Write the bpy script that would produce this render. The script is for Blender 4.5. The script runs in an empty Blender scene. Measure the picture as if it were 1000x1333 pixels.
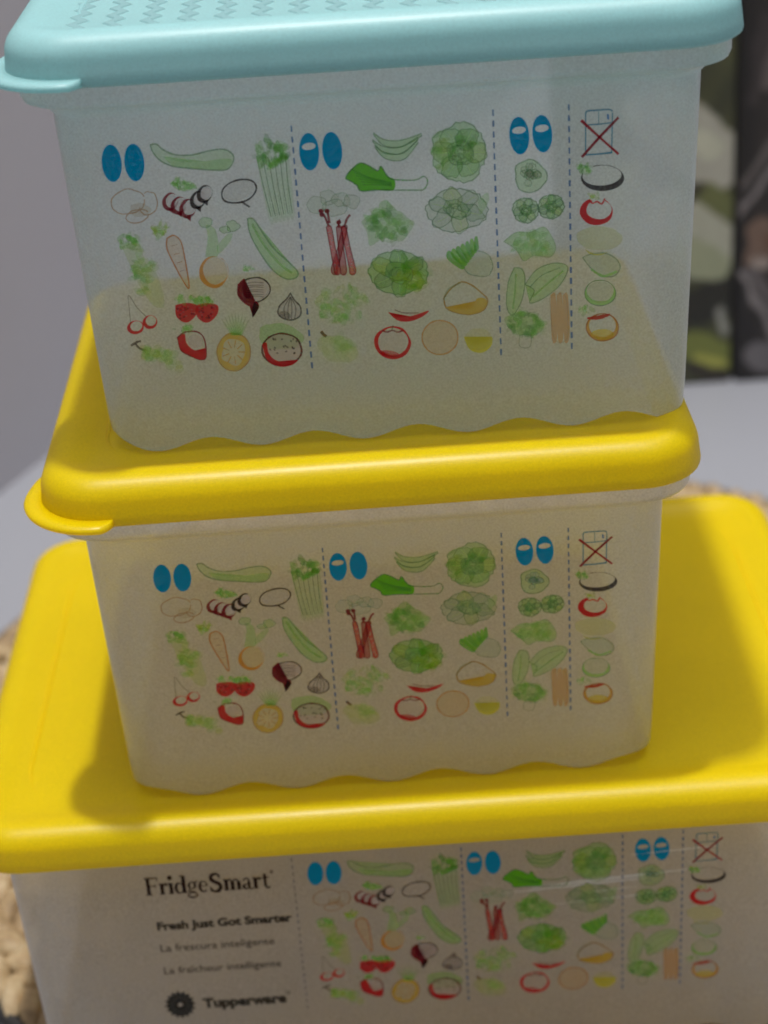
import bpy, bmesh, math, random
from mathutils import Vector, Matrix, noise

random.seed(7)
sc = bpy.context.scene
COL = sc.collection

# ------------------------------------------------------------------ camera
PITCH, ROLL = 0.4872, -0.0705
CAM = Vector((0.0028, -0.4949, 0.4237))
fw = Vector((0, math.cos(PITCH), -math.sin(PITCH)))
rt = Vector((1, 0, 0)); up = rt.cross(fw)
r2 = rt * math.cos(ROLL) + up * math.sin(ROLL)
u2 = -rt * math.sin(ROLL) + up * math.cos(ROLL)
cd = bpy.data.cameras.new('camera'); cam = bpy.data.objects.new('camera', cd); COL.objects.link(cam)
m = Matrix((r2, u2, -fw)).transposed().to_4x4(); m.translation = CAM
cam.matrix_world = m
cd.sensor_fit = 'VERTICAL'; cd.sensor_height = 24.0; cd.sensor_width = 18.0
cd.lens = 24.0 * 2480.3 / 1333.0
cd.clip_start = 0.01; cd.clip_end = 50
cd.dof.use_dof = True; cd.dof.focus_distance = 0.47; cd.dof.aperture_fstop = 7.0
sc.camera = cam

# ------------------------------------------------------------------ light
w = bpy.data.worlds.new('World'); sc.world = w; w.use_nodes = True
bg = w.node_tree.nodes['Background']
bg.inputs['Color'].default_value = (0.93, 0.95, 1.0, 1); bg.inputs['Strength'].default_value = 0.25
ld = bpy.data.lights.new('ceiling_lamp', 'AREA'); ld.shape = 'DISK'; ld.size = 0.085
ld.energy = 36.0; ld.color = (1.0, 0.98, 0.95)
lo = bpy.data.objects.new('ceiling_lamp', ld); COL.objects.link(lo); lo.location = (-0.05, -0.12, 2.15)
cl = bpy.data.lights.new('lit_ceiling', 'AREA'); cl.shape = 'SQUARE'; cl.size = 2.8; cl.energy = 57.0; cl.color = (0.95, 0.975, 1.0)
co = bpy.data.objects.new('lit_ceiling', cl); COL.objects.link(co); co.location = (0.0, 0.1, 2.5)
vs = sc.view_settings
vs.view_transform = 'Standard'; vs.look = 'None'; vs.exposure = 0.0; vs.gamma = 1.0; vs.use_curve_mapping = False
cy = sc.cycles
cy.max_bounces = 12; cy.transmission_bounces = 8; cy.transparent_max_bounces = 24; cy.diffuse_bounces = 7
cy.caustics_refractive = False; cy.caustics_reflective = False
cy.use_denoising = True; cy.filter_width = 1.8; cy.use_adaptive_sampling = True; cy.adaptive_threshold = 0.03

# ------------------------------------------------------------------ helpers
def lin(c):
    c /= 255.0
    return c / 12.92 if c <= 0.04045 else ((c + 0.055) / 1.055) ** 2.4
def rgb(r, g, b): return (lin(r), lin(g), lin(b), 1.0)

def tag(o, label=None, cat=None, group=None, kind=None):
    if label: o['label'] = label
    if cat: o['category'] = cat
    if group: o['group'] = group
    if kind: o['kind'] = kind
    return o

def mk(name, verts, faces, mat=None, parent=None, smooth=True):
    me = bpy.data.meshes.new(name); me.from_pydata(verts, [], faces); me.update()
    if mat: me.materials.append(mat)
    if smooth: me.polygons.foreach_set('use_smooth', [True] * len(me.polygons))
    o = bpy.data.objects.new(name, me); COL.objects.link(o)
    if parent: o.parent = parent
    return o

def empty(name, loc, rz=0):
    o = bpy.data.objects.new(name, None); COL.objects.link(o)
    o.location = loc; o.rotation_euler = (0, 0, rz); o.empty_display_size = 0.02
    return o

def node_mat(name):
    mt = bpy.data.materials.new(name); mt.use_nodes = True
    nt = mt.node_tree; nt.nodes.clear()
    out = nt.nodes.new('ShaderNodeOutputMaterial')
    return mt, nt, out

def add(nt, kind, **kw):
    n = nt.nodes.new(kind)
    for k, v in kw.items():
        if k in n.inputs.keys(): n.inputs[k].default_value = v
        else: setattr(n, k, v)
    return n

def bump_chain(nt, scale, dist, detail=4, strength=1.0, rough=0.6):
    tc = add(nt, 'ShaderNodeTexCoord')
    nz = add(nt, 'ShaderNodeTexNoise', Scale=scale, Detail=detail, Roughness=rough)
    nt.links.new(tc.outputs['Object'], nz.inputs['Vector'])
    bp = add(nt, 'ShaderNodeBump', Strength=strength, Distance=dist)
    nt.links.new(nz.outputs['Fac'], bp.inputs['Height'])
    return tc, nz, bp

def speckle(nt, tc, big, var, fine=0.16, scale=1700.0):
    """Brightness factor: slow cloudiness times a fine pigment speckle."""
    mr = add(nt, 'ShaderNodeMapRange'); mr.inputs['To Min'].default_value = 1 - var; mr.inputs['To Max'].default_value = 1 + var
    nt.links.new(big.outputs['Fac'], mr.inputs['Value'])
    fz = add(nt, 'ShaderNodeTexNoise', Scale=scale, Detail=2.0, Roughness=0.7)
    nt.links.new(tc.outputs['Object'], fz.inputs['Vector'])
    m2 = add(nt, 'ShaderNodeMapRange'); m2.inputs['To Min'].default_value = 1 - fine; m2.inputs['To Max'].default_value = 1 + fine
    nt.links.new(fz.outputs['Fac'], m2.inputs['Value'])
    mu = add(nt, 'ShaderNodeMath', operation='MULTIPLY')
    nt.links.new(mr.outputs['Result'], mu.inputs[0]); nt.links.new(m2.outputs['Result'], mu.inputs[1])
    return mu.outputs[0]

def plastic(name, col, rough, sss=0.0, var=0.05, bdist=0.00003):
    """Moulded polyethylene: fine pebble in the surface, a touch of colour and gloss variation."""
    mt, nt, out = node_mat(name)
    p = add(nt, 'ShaderNodeBsdfPrincipled')
    tc, nz, bp = bump_chain(nt, 900, bdist, 3)
    big = add(nt, 'ShaderNodeTexNoise', Scale=28.0, Detail=6.0, Roughness=0.65)
    nt.links.new(tc.outputs['Object'], big.inputs['Vector'])
    hsv = add(nt, 'ShaderNodeHueSaturation', Color=col)
    nt.links.new(speckle(nt, tc, big, var), hsv.inputs['Value'])
    nt.links.new(hsv.outputs['Color'], p.inputs['Base Color'])
    mr2 = add(nt, 'ShaderNodeMapRange'); mr2.inputs['To Min'].default_value = rough - 0.06; mr2.inputs['To Max'].default_value = rough + 0.08
    nt.links.new(big.outputs['Fac'], mr2.inputs['Value']); nt.links.new(mr2.outputs['Result'], p.inputs['Roughness'])
    nt.links.new(bp.outputs['Normal'], p.inputs['Normal'])
    p.inputs['IOR'].default_value = 1.5
    tl = add(nt, 'ShaderNodeBsdfTranslucent')
    nt.links.new(hsv.outputs['Color'], tl.inputs['Color'])
    ms = add(nt, 'ShaderNodeMixShader', Fac=sss)
    nt.links.new(p.outputs['BSDF'], ms.inputs[1]); nt.links.new(tl.outputs[0], ms.inputs[2])
    nt.links.new(ms.outputs[0], out.inputs['Surface'])
    return mt

def frosted(name, tint, clear=0.42):
    """Milky polypropylene wall: part scatters, part lets a blurred view through."""
    mt, nt, out = node_mat(name)
    tc = add(nt, 'ShaderNodeTexCoord')
    dif = add(nt, 'ShaderNodeBsdfDiffuse', Color=tint)
    trl = add(nt, 'ShaderNodeBsdfTranslucent', Color=tint)
    dt = add(nt, 'ShaderNodeMixShader', Fac=0.84)
    nt.links.new(dif.outputs[0], dt.inputs[1]); nt.links.new(trl.outputs[0], dt.inputs[2])
    tp = add(nt, 'ShaderNodeBsdfTransparent', Color=(0.98, 0.985, 0.98, 1))
    big = add(nt, 'ShaderNodeTexNoise', Scale=30.0, Detail=2.5, Roughness=0.65)
    nt.links.new(tc.outputs['Object'], big.inputs['Vector'])
    mr = add(nt, 'ShaderNodeMapRange'); mr.inputs['To Min'].default_value = clear - 0.04; mr.inputs['To Max'].default_value = clear + 0.04
    nt.links.new(big.outputs['Fac'], mr.inputs['Value'])
    fz = add(nt, 'ShaderNodeTexNoise', Scale=1900.0, Detail=0.0)
    nt.links.new(tc.outputs['Object'], fz.inputs['Vector'])
    sp = add(nt, 'ShaderNodeMapRange'); sp.inputs['To Min'].default_value = 0.68; sp.inputs['To Max'].default_value = 1.32
    nt.links.new(fz.outputs['Fac'], sp.inputs['Value'])
    mq = add(nt, 'ShaderNodeMath', operation='MULTIPLY')
    nt.links.new(mr.outputs['Result'], mq.inputs[0]); nt.links.new(sp.outputs['Result'], mq.inputs[1])
    mx = add(nt, 'ShaderNodeMixShader')
    nt.links.new(mq.outputs[0], mx.inputs[0]); nt.links.new(dt.outputs[0], mx.inputs[1]); nt.links.new(tp.outputs[0], mx.inputs[2])
    gl = add(nt, 'ShaderNodeBsdfGlossy', Roughness=0.3)
    fr = add(nt, 'ShaderNodeLayerWeight', Blend=0.5)
    pw = add(nt, 'ShaderNodeMath', operation='POWER'); pw.inputs[1].default_value = 5.0
    nt.links.new(fr.outputs['Facing'], pw.inputs[0])
    mm = add(nt, 'ShaderNodeMath', operation='MULTIPLY_ADD'); mm.inputs[1].default_value = 0.75; mm.inputs[2].default_value = 0.035
    nt.links.new(pw.outputs[0], mm.inputs[0])
    m2 = add(nt, 'ShaderNodeMixShader')
    nt.links.new(mm.outputs[0], m2.inputs[0]); nt.links.new(mx.outputs[0], m2.inputs[1]); nt.links.new(gl.outputs[0], m2.inputs[2])
    nt.links.new(m2.outputs[0], out.inputs['Surface'])
    return mt

def ink_material():
    """Screen-printed ink: colour and coverage come from each shape's own attribute."""
    mt, nt, out = node_mat('printed_ink')
    at = add(nt, 'ShaderNodeAttribute', attribute_name='ink')
    tc = add(nt, 'ShaderNodeTexCoord')
    nz = add(nt, 'ShaderNodeTexNoise', Scale=1400.0, Detail=0.0)
    nt.links.new(tc.outputs['Object'], nz.inputs['Vector'])
    mr = add(nt, 'ShaderNodeMapRange'); mr.inputs['From Min'].default_value = 0.3; mr.inputs['From Max'].default_value = 0.7
    mr.inputs['To Min'].default_value = 0.94; mr.inputs['To Max'].default_value = 1.0
    nt.links.new(nz.outputs['Fac'], mr.inputs['Value'])
    mul = add(nt, 'ShaderNodeMath', operation='MULTIPLY')
    nt.links.new(at.outputs['Alpha'], mul.inputs[0]); nt.links.new(mr.outputs['Result'], mul.inputs[1])
    dif = add(nt, 'ShaderNodeBsdfDiffuse'); trl = add(nt, 'ShaderNodeBsdfTranslucent')
    nt.links.new(at.outputs['Color'], dif.inputs['Color']); nt.links.new(at.outputs['Color'], trl.inputs['Color'])
    dt = add(nt, 'ShaderNodeMixShader', Fac=0.55)
    nt.links.new(dif.outputs[0], dt.inputs[1]); nt.links.new(trl.outputs[0], dt.inputs[2])
    tr = add(nt, 'ShaderNodeBsdfTransparent')
    mx = add(nt, 'ShaderNodeMixShader')
    nt.links.new(mul.outputs[0], mx.inputs[0]); nt.links.new(tr.outputs[0], mx.inputs[1]); nt.links.new(dt.outputs[0], mx.inputs[2])
    nt.links.new(mx.outputs[0], out.inputs['Surface'])
    return mt

def painted_surface(name, col, rough, scale, dist, var=0.04):
    mt, nt, out = node_mat(name)
    p = add(nt, 'ShaderNodeBsdfPrincipled', Roughness=rough)
    tc, nz, bp = bump_chain(nt, scale, dist, 6)
    big = add(nt, 'ShaderNodeTexNoise', Scale=9.0, Detail=7.0, Roughness=0.6)
    nt.links.new(tc.outputs['Object'], big.inputs['Vector'])
    hsv = add(nt, 'ShaderNodeHueSaturation', Color=col)
    nt.links.new(speckle(nt, tc, big, var), hsv.inputs['Value'])
    nt.links.new(hsv.outputs['Color'], p.inputs['Base Color']); nt.links.new(bp.outputs['Normal'], p.inputs['Normal'])
    nt.links.new(p.outputs['BSDF'], out.inputs['Surface'])
    return mt

def straw_material():
    mt, nt, out = node_mat('dried_straw')
    p = add(nt, 'ShaderNodeBsdfPrincipled', Roughness=0.6)
    at = add(nt, 'ShaderNodeObjectInfo')
    tc = add(nt, 'ShaderNodeTexCoord')
    geo = add(nt, 'ShaderNodeNewGeometry')
    mp = add(nt, 'ShaderNodeMapping'); mp.inputs['Scale'].default_value = (60, 60, 900)
    fib = add(nt, 'ShaderNodeTexNoise', Scale=260.0, Detail=6.0, Roughness=0.7)
    nt.links.new(geo.outputs['Position'], fib.inputs['Vector'])
    big = add(nt, 'ShaderNodeTexNoise', Scale=75.0, Detail=2.0)
    nt.links.new(geo.outputs['Position'], big.inputs['Vector'])
    ramp = add(nt, 'ShaderNodeValToRGB')
    e = ramp.color_ramp.elements
    e[0].position = 0.28; e[0].color = rgb(96, 72, 46); e[1].position = 0.72; e[1].color = rgb(208, 190, 156)
    x = ramp.color_ramp.elements.new(0.5); x.color = rgb(170, 144, 106)
    mixf = add(nt, 'ShaderNodeMath', operation='MULTIPLY_ADD'); mixf.inputs[1].default_value = 0.45; 
    m2 = add(nt, 'ShaderNodeMath', operation='MULTIPLY'); m2.inputs[1].default_value = 0.55
    nt.links.new(big.outputs['Fac'], m2.inputs[0]); nt.links.new(fib.outputs['Fac'], mixf.inputs[0]); nt.links.new(m2.outputs[0], mixf.inputs[2])
    nt.links.new(mixf.outputs[0], ramp.inputs['Fac'])
    nt.links.new(ramp.outputs['Color'], p.inputs['Base Color'])
    bp = add(nt, 'ShaderNodeBump', Strength=0.7, Distance=0.0006)
    nt.links.new(fib.outputs['Fac'], bp.inputs['Height']); nt.links.new(bp.outputs['Normal'], p.inputs['Normal'])
    nt.links.new(p.outputs['BSDF'], out.inputs['Surface'])
    return mt

def print_sheet_material():
    mt, nt, out = node_mat('printed_picture')
    p = add(nt, 'ShaderNodeBsdfPrincipled', Roughness=0.45)
    at = add(nt, 'ShaderNodeAttribute', attribute_name='ink')
    tc = add(nt, 'ShaderNodeTexCoord')
    nz = add(nt, 'ShaderNodeTexNoise', Scale=120.0, Detail=6.0, Roughness=0.65)
    nt.links.new(tc.outputs['Object'], nz.inputs['Vector'])
    mr = add(nt, 'ShaderNodeMapRange'); mr.inputs['To Min'].default_value = 0.7; mr.inputs['To Max'].default_value = 1.3
    nt.links.new(nz.outputs['Fac'], mr.inputs['Value'])
    hsv = add(nt, 'ShaderNodeHueSaturation')
    nt.links.new(at.outputs['Color'], hsv.inputs['Color']); nt.links.new(mr.outputs['Result'], hsv.inputs['Value'])
    nt.links.new(hsv.outputs['Color'], p.inputs['Base Color'])
    nt.links.new(p.outputs['BSDF'], out.inputs['Surface'])
    return mt

M_YEL = plastic('yellow_plastic', (0.90, 0.72, 0.001, 1), 0.36, 0.50)
M_AQUA = plastic('pale_aqua_plastic', (0.42, 0.69, 0.70, 1), 0.37, 0.46)
M_AQUA_R = plastic('aqua_ridge_shade', (0.20, 0.36, 0.37, 1), 0.5, 0.1)  # darker aqua: grey shading of the ridge relief put into the colour
M_BODY = frosted('frosted_plastic', (0.90, 0.92, 0.925, 1))
M_BASE = frosted('clear_base_plastic', (0.92, 0.93, 0.93, 1), 0.80)
M_INK = ink_material()
M_WALL = painted_surface('grey_wall_paint', rgb(173, 170, 176), 0.7, 260, 0.0003)
M_TABLE = painted_surface('white_tabletop', rgb(149, 149, 155), 0.42, 500, 0.00008, 0.03)
M_STRAW = straw_material()
M_PRINT = print_sheet_material()
M_BOARD = painted_surface('dark_board_edge', rgb(38, 36, 34), 0.6, 300, 0.0002)

# ------------------------------------------------------------------ setting
def quad_sheet(name, p0, p1, p2, p3, mat):
    o = mk(name, [p0, p1, p2, p3], [(0, 1, 2, 3)], mat, smooth=False)
    return tag(o, kind='structure')
wd = Vector((0.434, 0.901, 0)).normalized()      # the wall runs away to the right behind the table
wp = Vector((-0.187, 0.353, 0))
a, b = wp - wd * 0.9, wp + wd * 1.6
quad_sheet('table_top', tuple(a), (1.6, a.y, 0), (1.6, b.y, 0), tuple(b), M_TABLE)
quad_sheet('wall', (a.x, a.y, -0.01), (b.x, b.y, -0.01), (b.x, b.y, 1.3), (a.x, a.y, 1.3), M_WALL)

# ------------------------------------------------------------------ rounded-rectangle rings
def ring(W, D, r, z, nx, ny, nc):
    """Counter-clockwise from front-left; front runs left to right. Mirror-symmetric front/back."""
    hx, hy = W / 2 - r, D / 2 - r
    pts = []
    for i in range(nx): pts.append((-hx + 2 * hx * i / nx, -D / 2, z))
    for i in range(nc): t = math.pi / 2 * i / nc; pts.append((hx + r * math.sin(t), -hy - r * math.cos(t), z))
    for i in range(ny): pts.append((W / 2, -hy + 2 * hy * i / ny, z))
    for i in range(nc): t = math.pi / 2 * i / nc; pts.append((hx + r * math.cos(t), hy + r * math.sin(t), z))
    for i in range(nx): pts.append((hx - 2 * hx * i / nx, D / 2, z))
    for i in range(nc): t = math.pi / 2 * i / nc; pts.append((-hx - r * math.sin(t), hy + r * math.cos(t), z))
    for i in range(ny): pts.append((-W / 2, hy - 2 * hy * i / ny, z))
    for i in range(nc): t = math.pi / 2 * i / nc; pts.append((-hx - r * math.cos(t), -hy - r * math.sin(t), z))
    return pts

def loft(rings, closed_profile=False):
    n = len(rings[0]); V = [p for rg in rings for p in rg]; F = []
    for k in range(len(rings) - 1):
        for i in range(n):
            j = (i + 1) % n
            F.append((k * n + i, k * n + j, (k + 1) * n + j, (k + 1) * n + i))
    return V, F, n

LID_R = 0.017
def lid_mesh(W, D, name, mat, parent, ztop):
    prof = [(0.026, -0.0022), (0.019, -0.0022), (0.0145, -0.0020), (0.0118, -0.0012), (0.0093, -0.0004), (0.0074, 0.0)]
    R = 0.0062
    for i in range(1, 10):
        t = math.pi / 2 * i / 9
        prof.append((0.0068 - 0.0062 * math.sin(t), -R * (1 - math.cos(t))))
    prof += [(0.0003, -0.0085), (0.0, -0.0108), (0.0002, -0.0116), (0.0008, -0.0120), (0.0015, -0.0118), (0.0019, -0.0110), (0.0022, -0.0060), (0.0034, -0.0032), (0.0120, -0.0036), (0.026, -0.0042)]
    rings = []
    for ins, z in prof:
        rings.append(ring(W - 2 * ins, D - 2 * ins, max(LID_R - ins, 0.005) if ins < 0.012 else max(LID_R - ins * 0.6, 0.004), ztop + z, 24, 20, 10))
    rings.reverse()                       # from underside out, up and in: normals outward
    V, F, n = loft(rings)
    # panels top and underside as grid of strips
    last = (len(rings) - 1) * n
    F.append(tuple(range(last, last + n))); F.append(tuple(reversed(range(0, n))))
    return mk(name, V, F, mat, parent)

def lid_tab(W, D, mat, parent, ztop, reach=0.0048):
    """Pull tab: a thin tongue that swells out round the front-left corner of the skirt."""
    r = LID_R; hx, hy = W / 2 - r, D / 2 - r
    path = []                              # (point, outward normal)
    for i in range(10): path.append(((-W / 2, -hy + 0.012 * (1 - i / 10)), (-1, 0)))
    for i in range(13):
        t = math.pi / 2 * i / 12; path.append(((-hx - r * math.cos(t), -hy - r * math.sin(t)), (-math.cos(t), -math.sin(t))))
    for i in range(1, 11): path.append(((-hx + 0.003 * i / 10, -D / 2), (0, -1)))
    n = len(path); V = []; F = []
    sec = [(-0.0015, 0.0), (0.55, 0.0001), (0.9, -0.0001), (1.0, -0.0009), (0.94, -0.0017), (0.6, -0.0019), (-0.0015, -0.0019)]
    k = len(sec)
    for i, (p, nm) in enumerate(path):
        s = max(0.0, math.sin(math.pi * i / (n - 1))) ** 0.55 * reach
        for q, dz in sec:
            o = q * s if q > 0 else q
            V.append((p[0] + nm[0] * o, p[1] + nm[1] * o, ztop - 0.0097 + dz))
    for i in range(n - 1):
        for j in range(k):
            j2 = (j + 1) % k
            F.append((i * k + j, i * k + j2, (i + 1) * k + j2, (i + 1) * k + j))
    F.append(tuple(range(k))); F.append(tuple(reversed(range((n - 1) * k, n * k))))
    o = mk('lid_tab', V, F, mat, parent)
    bm = bmesh.new(); bm.from_mesh(o.data); bmesh.ops.recalc_face_normals(bm, faces=bm.faces); bm.to_mesh(o.data); bm.free()
    return o

def crease(W, D, side, mat, parent, ztop):
    """Fine moulded bead along the side of the lid panel, curling in at its ends."""
    pts = []
    for i in range(41):
        t = i / 40; y = -D / 2 + 0.022 + (D - 0.044) * t
        e = min(t, 1 - t)
        pts.append((side * (W / 2 - 0.0165 - 0.004 * max(0, 1 - e / 0.12) ** 2), y))
    V = []; F = []; n = 6
    for i, (x, y) in enumerate(pts):
        s = 0.00075 * min(1, min(i, 40 - i) / 6 + 0.05)
        for j in range(n):
            a = math.pi * j / (n - 1)
            V.append((x + s * math.cos(a), y, ztop - 0.00215 + 0.7 * s * math.sin(a)))
    for i in range(40):
        for j in range(n - 1): F.append((i * n + j, i * n + j + 1, (i + 1) * n + j + 1, (i + 1) * n + j))
    o = mk('crease_bead', V, F, mat, parent)
    return o

RIM_IN, WALL_IN, DRAFT, TH, BODY_R = 0.0027, 0.0085, 0.0306, 0.0015, 0.011
def wall_half(W, zrel): return W / 2 - WALL_IN + DRAFT * zrel      # zrel measured from the lid top (negative)

def body_mesh(W, D, H, parent, waves=26.5, phase=0.0, amp=0.0032, base_mat=None, rim=0.0):
    def wav(x): return amp * 0.5 * (1 + math.cos(2 * math.pi * (x * 1000 - phase) / waves))
    NX, NY, NC = 72, 16, 8
    rings = []
    def rg(ins, zrel, r, wave=0.0, lift=0.0):
        pts = ring(W - 2 * ins, D - 2 * ins, r, H + zrel, NX, NY, NC)
        if wave: pts = [(x, y, z + wave * wav(x) + lift) for x, y, z in pts]
        return pts
    def wi(zrel): return WALL_IN - DRAFT * zrel
    B = -H
    # one thin moulded sheet: rim -> wall -> base
    ins = lambda z, t=0.0: wi(z) + t
    rings.append(rg(RIM_IN + 0.0003, -0.0048, LID_R - 0.003))
    rings.append(rg(RIM_IN, -0.0060, LID_R - 0.003))
    rings.append(rg(RIM_IN, rim - 0.0160, LID_R - 0.003))
    rings.append(rg(RIM_IN + 0.0004, rim - 0.0172, LID_R - 0.003))
    rings.append(rg(RIM_IN + 0.0022, rim - 0.0180, LID_R - 0.004))
    rings.append(rg(RIM_IN + 0.0046, rim - 0.0192, BODY_R + 0.001))
    rings.append(rg(wi(-0.0215), rim - 0.0215, BODY_R))
    for z in (B * 0.3, B * 0.6, B + 0.02): rings.append(rg(ins(z), z, BODY_R))
    rings.append(rg(ins(B + 0.0075), B + 0.0075, BODY_R, 0.35))
    rings.append(rg(ins(B + 0.0022) + 0.0003, B + 0.0022, BODY_R - 0.001, 0.85))
    rings.append(rg(ins(B + 0.0005) + 0.0012, B + 0.0005, 0.009, 0.97))
    rings.append(rg(ins(B) + 0.0028, B, 0.008, 1.0))
    V, F, n = loft(rings)
    F = [tuple(reversed(f)) for f in F]
    # corrugated base: join front points to their mirror images at the back
    def base(start, flip):
        front = list(range(0, NX + NC + 1))                           # front, then front-right corner
        left = [(-k) % n for k in range(NC, 0, -1)]                   # front-left corner
        fr = left + front                                             # left to right
        def mir(i):                                                   # mirrored in y
            x, y, z = V[start + i]
            return min(range(n), key=lambda q: (V[start + q][0] - x) ** 2 + (V[start + q][1] + y) ** 2)
        bk = [mir(i) for i in fr]
        for i in range(len(fr) - 1):
            if len({fr[i], fr[i + 1], bk[i + 1], bk[i]}) < 4: continue
            q = (start + fr[i], start + fr[i + 1], start + bk[i + 1], start + bk[i])
            F.append(tuple(reversed(q)) if flip else q)
    nf = len(F); base((len(rings) - 1) * n, True)
    o = mk('container_body', V, F, M_BODY, parent); o.data.materials.append(base_mat or M_BASE)
    for p in o.data.polygons[nf:]: p.material_index = 1
    return o

# ------------------------------------------------------------------ printed pictures
HM = (0.17309764996752725, -0.011338347213079056, -83.33952392316274, -0.011451362829606102, -0.17310245664497573,
      7.5824183804479475, -6.425541901113278e-06, -0.0001985722574325712)
def sheet_mm(x, y):
    """Artwork sketch units to millimetres on the front wall (u right, v up from the lid top)."""
    d = HM[6] * x + HM[7] * y + 1
    return ((HM[0] * x + HM[1] * y + HM[2]) / d, (HM[3] * x + HM[4] * y + HM[5]) / d)

class Art:
    """Collects flat inked shapes; every shape sits a hair above the one before it."""
    def __init__(s): s.sh = []
    def poly(s, pts, c, a=1.0): s.sh.append(('p', list(pts), c, a)); return s
    def band(s, A, B, c, a=1.0, closed=True): s.sh.append(('b', (list(A), list(B), closed), c, a)); return s
    def line(s, pts, w, c, a=1.0, closed=False, taper=False):
        n = len(pts); A = []; B = []
        for i, (x, y) in enumerate(pts):
            if closed: p, q = pts[i - 1], pts[(i + 1) % n]
            else: p, q = pts[max(i - 1, 0)], pts[min(i + 1, n - 1)]
            dx, dy = q[0] - p[0], q[1] - p[1]; L = math.hypot(dx, dy) or 1
            ww = w(i / max(1, n - 1)) if callable(w) else w
            ww *= 0.5 * (0.8 + 0.4 * random.random())
            if taper: ww *= 0.35 + 0.65 * math.sin(math.pi * i / (n - 1))
            A.append((x - dy / L * ww, y + dx / L * ww)); B.append((x + dy / L * ww, y - dx / L * ww))
        return s.band(A, B, c, a, closed)

def ell(cx, cy, rx, ry, rot=0, n=28, wob=0.0, seed=0, a0=0, a1=360):
    R = math.radians(rot); out = []
    full = abs(a1 - a0) >= 360
    for i in range(n):
        t = math.radians(a0 + (a1 - a0) * i / (n if full else n - 1))
        k = 1 + wob * noise.noise((math.cos(t) * 1.7 + seed, math.sin(t) * 1.7, seed * 0.37))
        x, y = rx * k * math.cos(t), ry * k * math.sin(t)
        out.append((cx + x * math.cos(R) - y * math.sin(R), cy + x * math.sin(R) + y * math.cos(R)))
    return out

def curve(pts, n=8):
    """Catmull-Rom through the points."""
    out = []
    P = [pts[0]] + list(pts) + [pts[-1]]
    for i in range(1, len(P) - 2):
        for k in range(n):
            t = k / n; p0, p1, p2, p3 = P[i - 1], P[i], P[i + 1], P[i + 2]
            out.append(tuple(0.5 * (2 * p1[d] + (p2[d] - p0[d]) * t + (2 * p0[d] - 5 * p1[d] + 4 * p2[d] - p3[d]) * t * t
                       + (3 * p1[d] - p0[d] - 3 * p2[d] + p3[d]) * t ** 3) for d in (0, 1)))
    out.append(pts[-1]); return out
def loopc(pts, n=6): return curve(list(pts) + [pts[0]], n)[:-1]

GRN, LGR, DGR, YGR = (120, 204, 36), (152, 220, 92), (88, 168, 72), (186, 216, 48)
OUT = (84, 152, 92)
RED, DRED, BLK, BLUE = (214, 28, 40), (140, 16, 38), (48, 32, 36), (0, 160, 212)
ORG, YEL, BRN = (226, 150, 40), (226, 186, 30), (150, 110, 70)

def leaves(A, cx, cy, rx, ry, n, size, cols, a, seed):
    rnd = random.Random(seed)
    for i in range(n):
        t = rnd.uniform(0, 6.283); r = math.sqrt(rnd.random())
        x, y = cx + rx * r * math.cos(t), cy + ry * r * math.sin(t)
        s = size * rnd.uniform(0.6, 1.3)
        A.poly(ell(x, y, s, s * rnd.uniform(0.35, 0.6), rnd.uniform(0, 180), 10, 0.5, i + seed), rnd.choice(cols), a * rnd.uniform(0.6, 1.1))

def head(A, cx, cy, rx, ry, seed, fill=LGR, dark=GRN, fa=0.35):
    """Leafy head (lettuce, cabbage): outer leaves laid round a curled heart, each with its own outline and vein."""
    rnd = random.Random(seed)
    rim = ell(cx, cy, rx, ry, 0, 44, 0.16, seed)
    rim = [(x + 0.035 * rx * math.cos(i * 2.1), y + 0.035 * ry * math.sin(i * 2.7)) for i, (x, y) in enumerate(rim)]
    A.poly(rim, fill, fa); A.line(rim, 1.6, OUT, 0.6, True)
    k0 = rnd.uniform(0, 6.28); n = 6
    for k in range(n):
        t = k0 + 6.283 * k / n; ct, st_ = math.cos(t), math.sin(t)
        q = ell(cx + rx * 0.56 * ct, cy + ry * 0.56 * st_, rx * 0.40, ry * 0.36, math.degrees(t), 22, 0.35, seed + k)
        A.poly(q, (fill, dark, YGR)[k % 3], fa * (0.5 + 0.5 * rnd.random())); A.line(q, 1.3, OUT, 0.5, True)
        A.line(curve([(cx + rx * 0.3 * ct, cy + ry * 0.3 * st_), (cx + rx * 0.55 * ct + 1, cy + ry * 0.6 * st_), (cx + rx * 0.86 * ct, cy + ry * 0.86 * st_)], 4), 1.1, (206, 226, 180), 0.5)
    q = ell(cx, cy, rx * 0.46, ry * 0.44, 20, 26, 0.25, seed + 9); A.poly(q, (176, 214, 140), fa * 1.1); A.line(q, 1.3, OUT, 0.55, True)
    for k in range(4):
        r = 0.38 - 0.08 * k
        A.line(ell(cx + rx * 0.05 * math.cos(k * 2), cy + ry * 0.05 * math.sin(k * 2), rx * r, ry * r, 0, 16, 0.3, seed + 30 + k, 60 * k, 60 * k + 200), 1.2, DGR if k % 2 else OUT, 0.5)

def crescent(A, cx, cy, rx, ry, dx, dy, k, c, a=0.9, rot=0):
    A.band(ell(cx, cy, rx, ry, rot, 32, 0.06, cx), ell(cx + dx, cy + dy, rx * k, ry * k, rot, 32, 0.05, cy), c, a)

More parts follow.
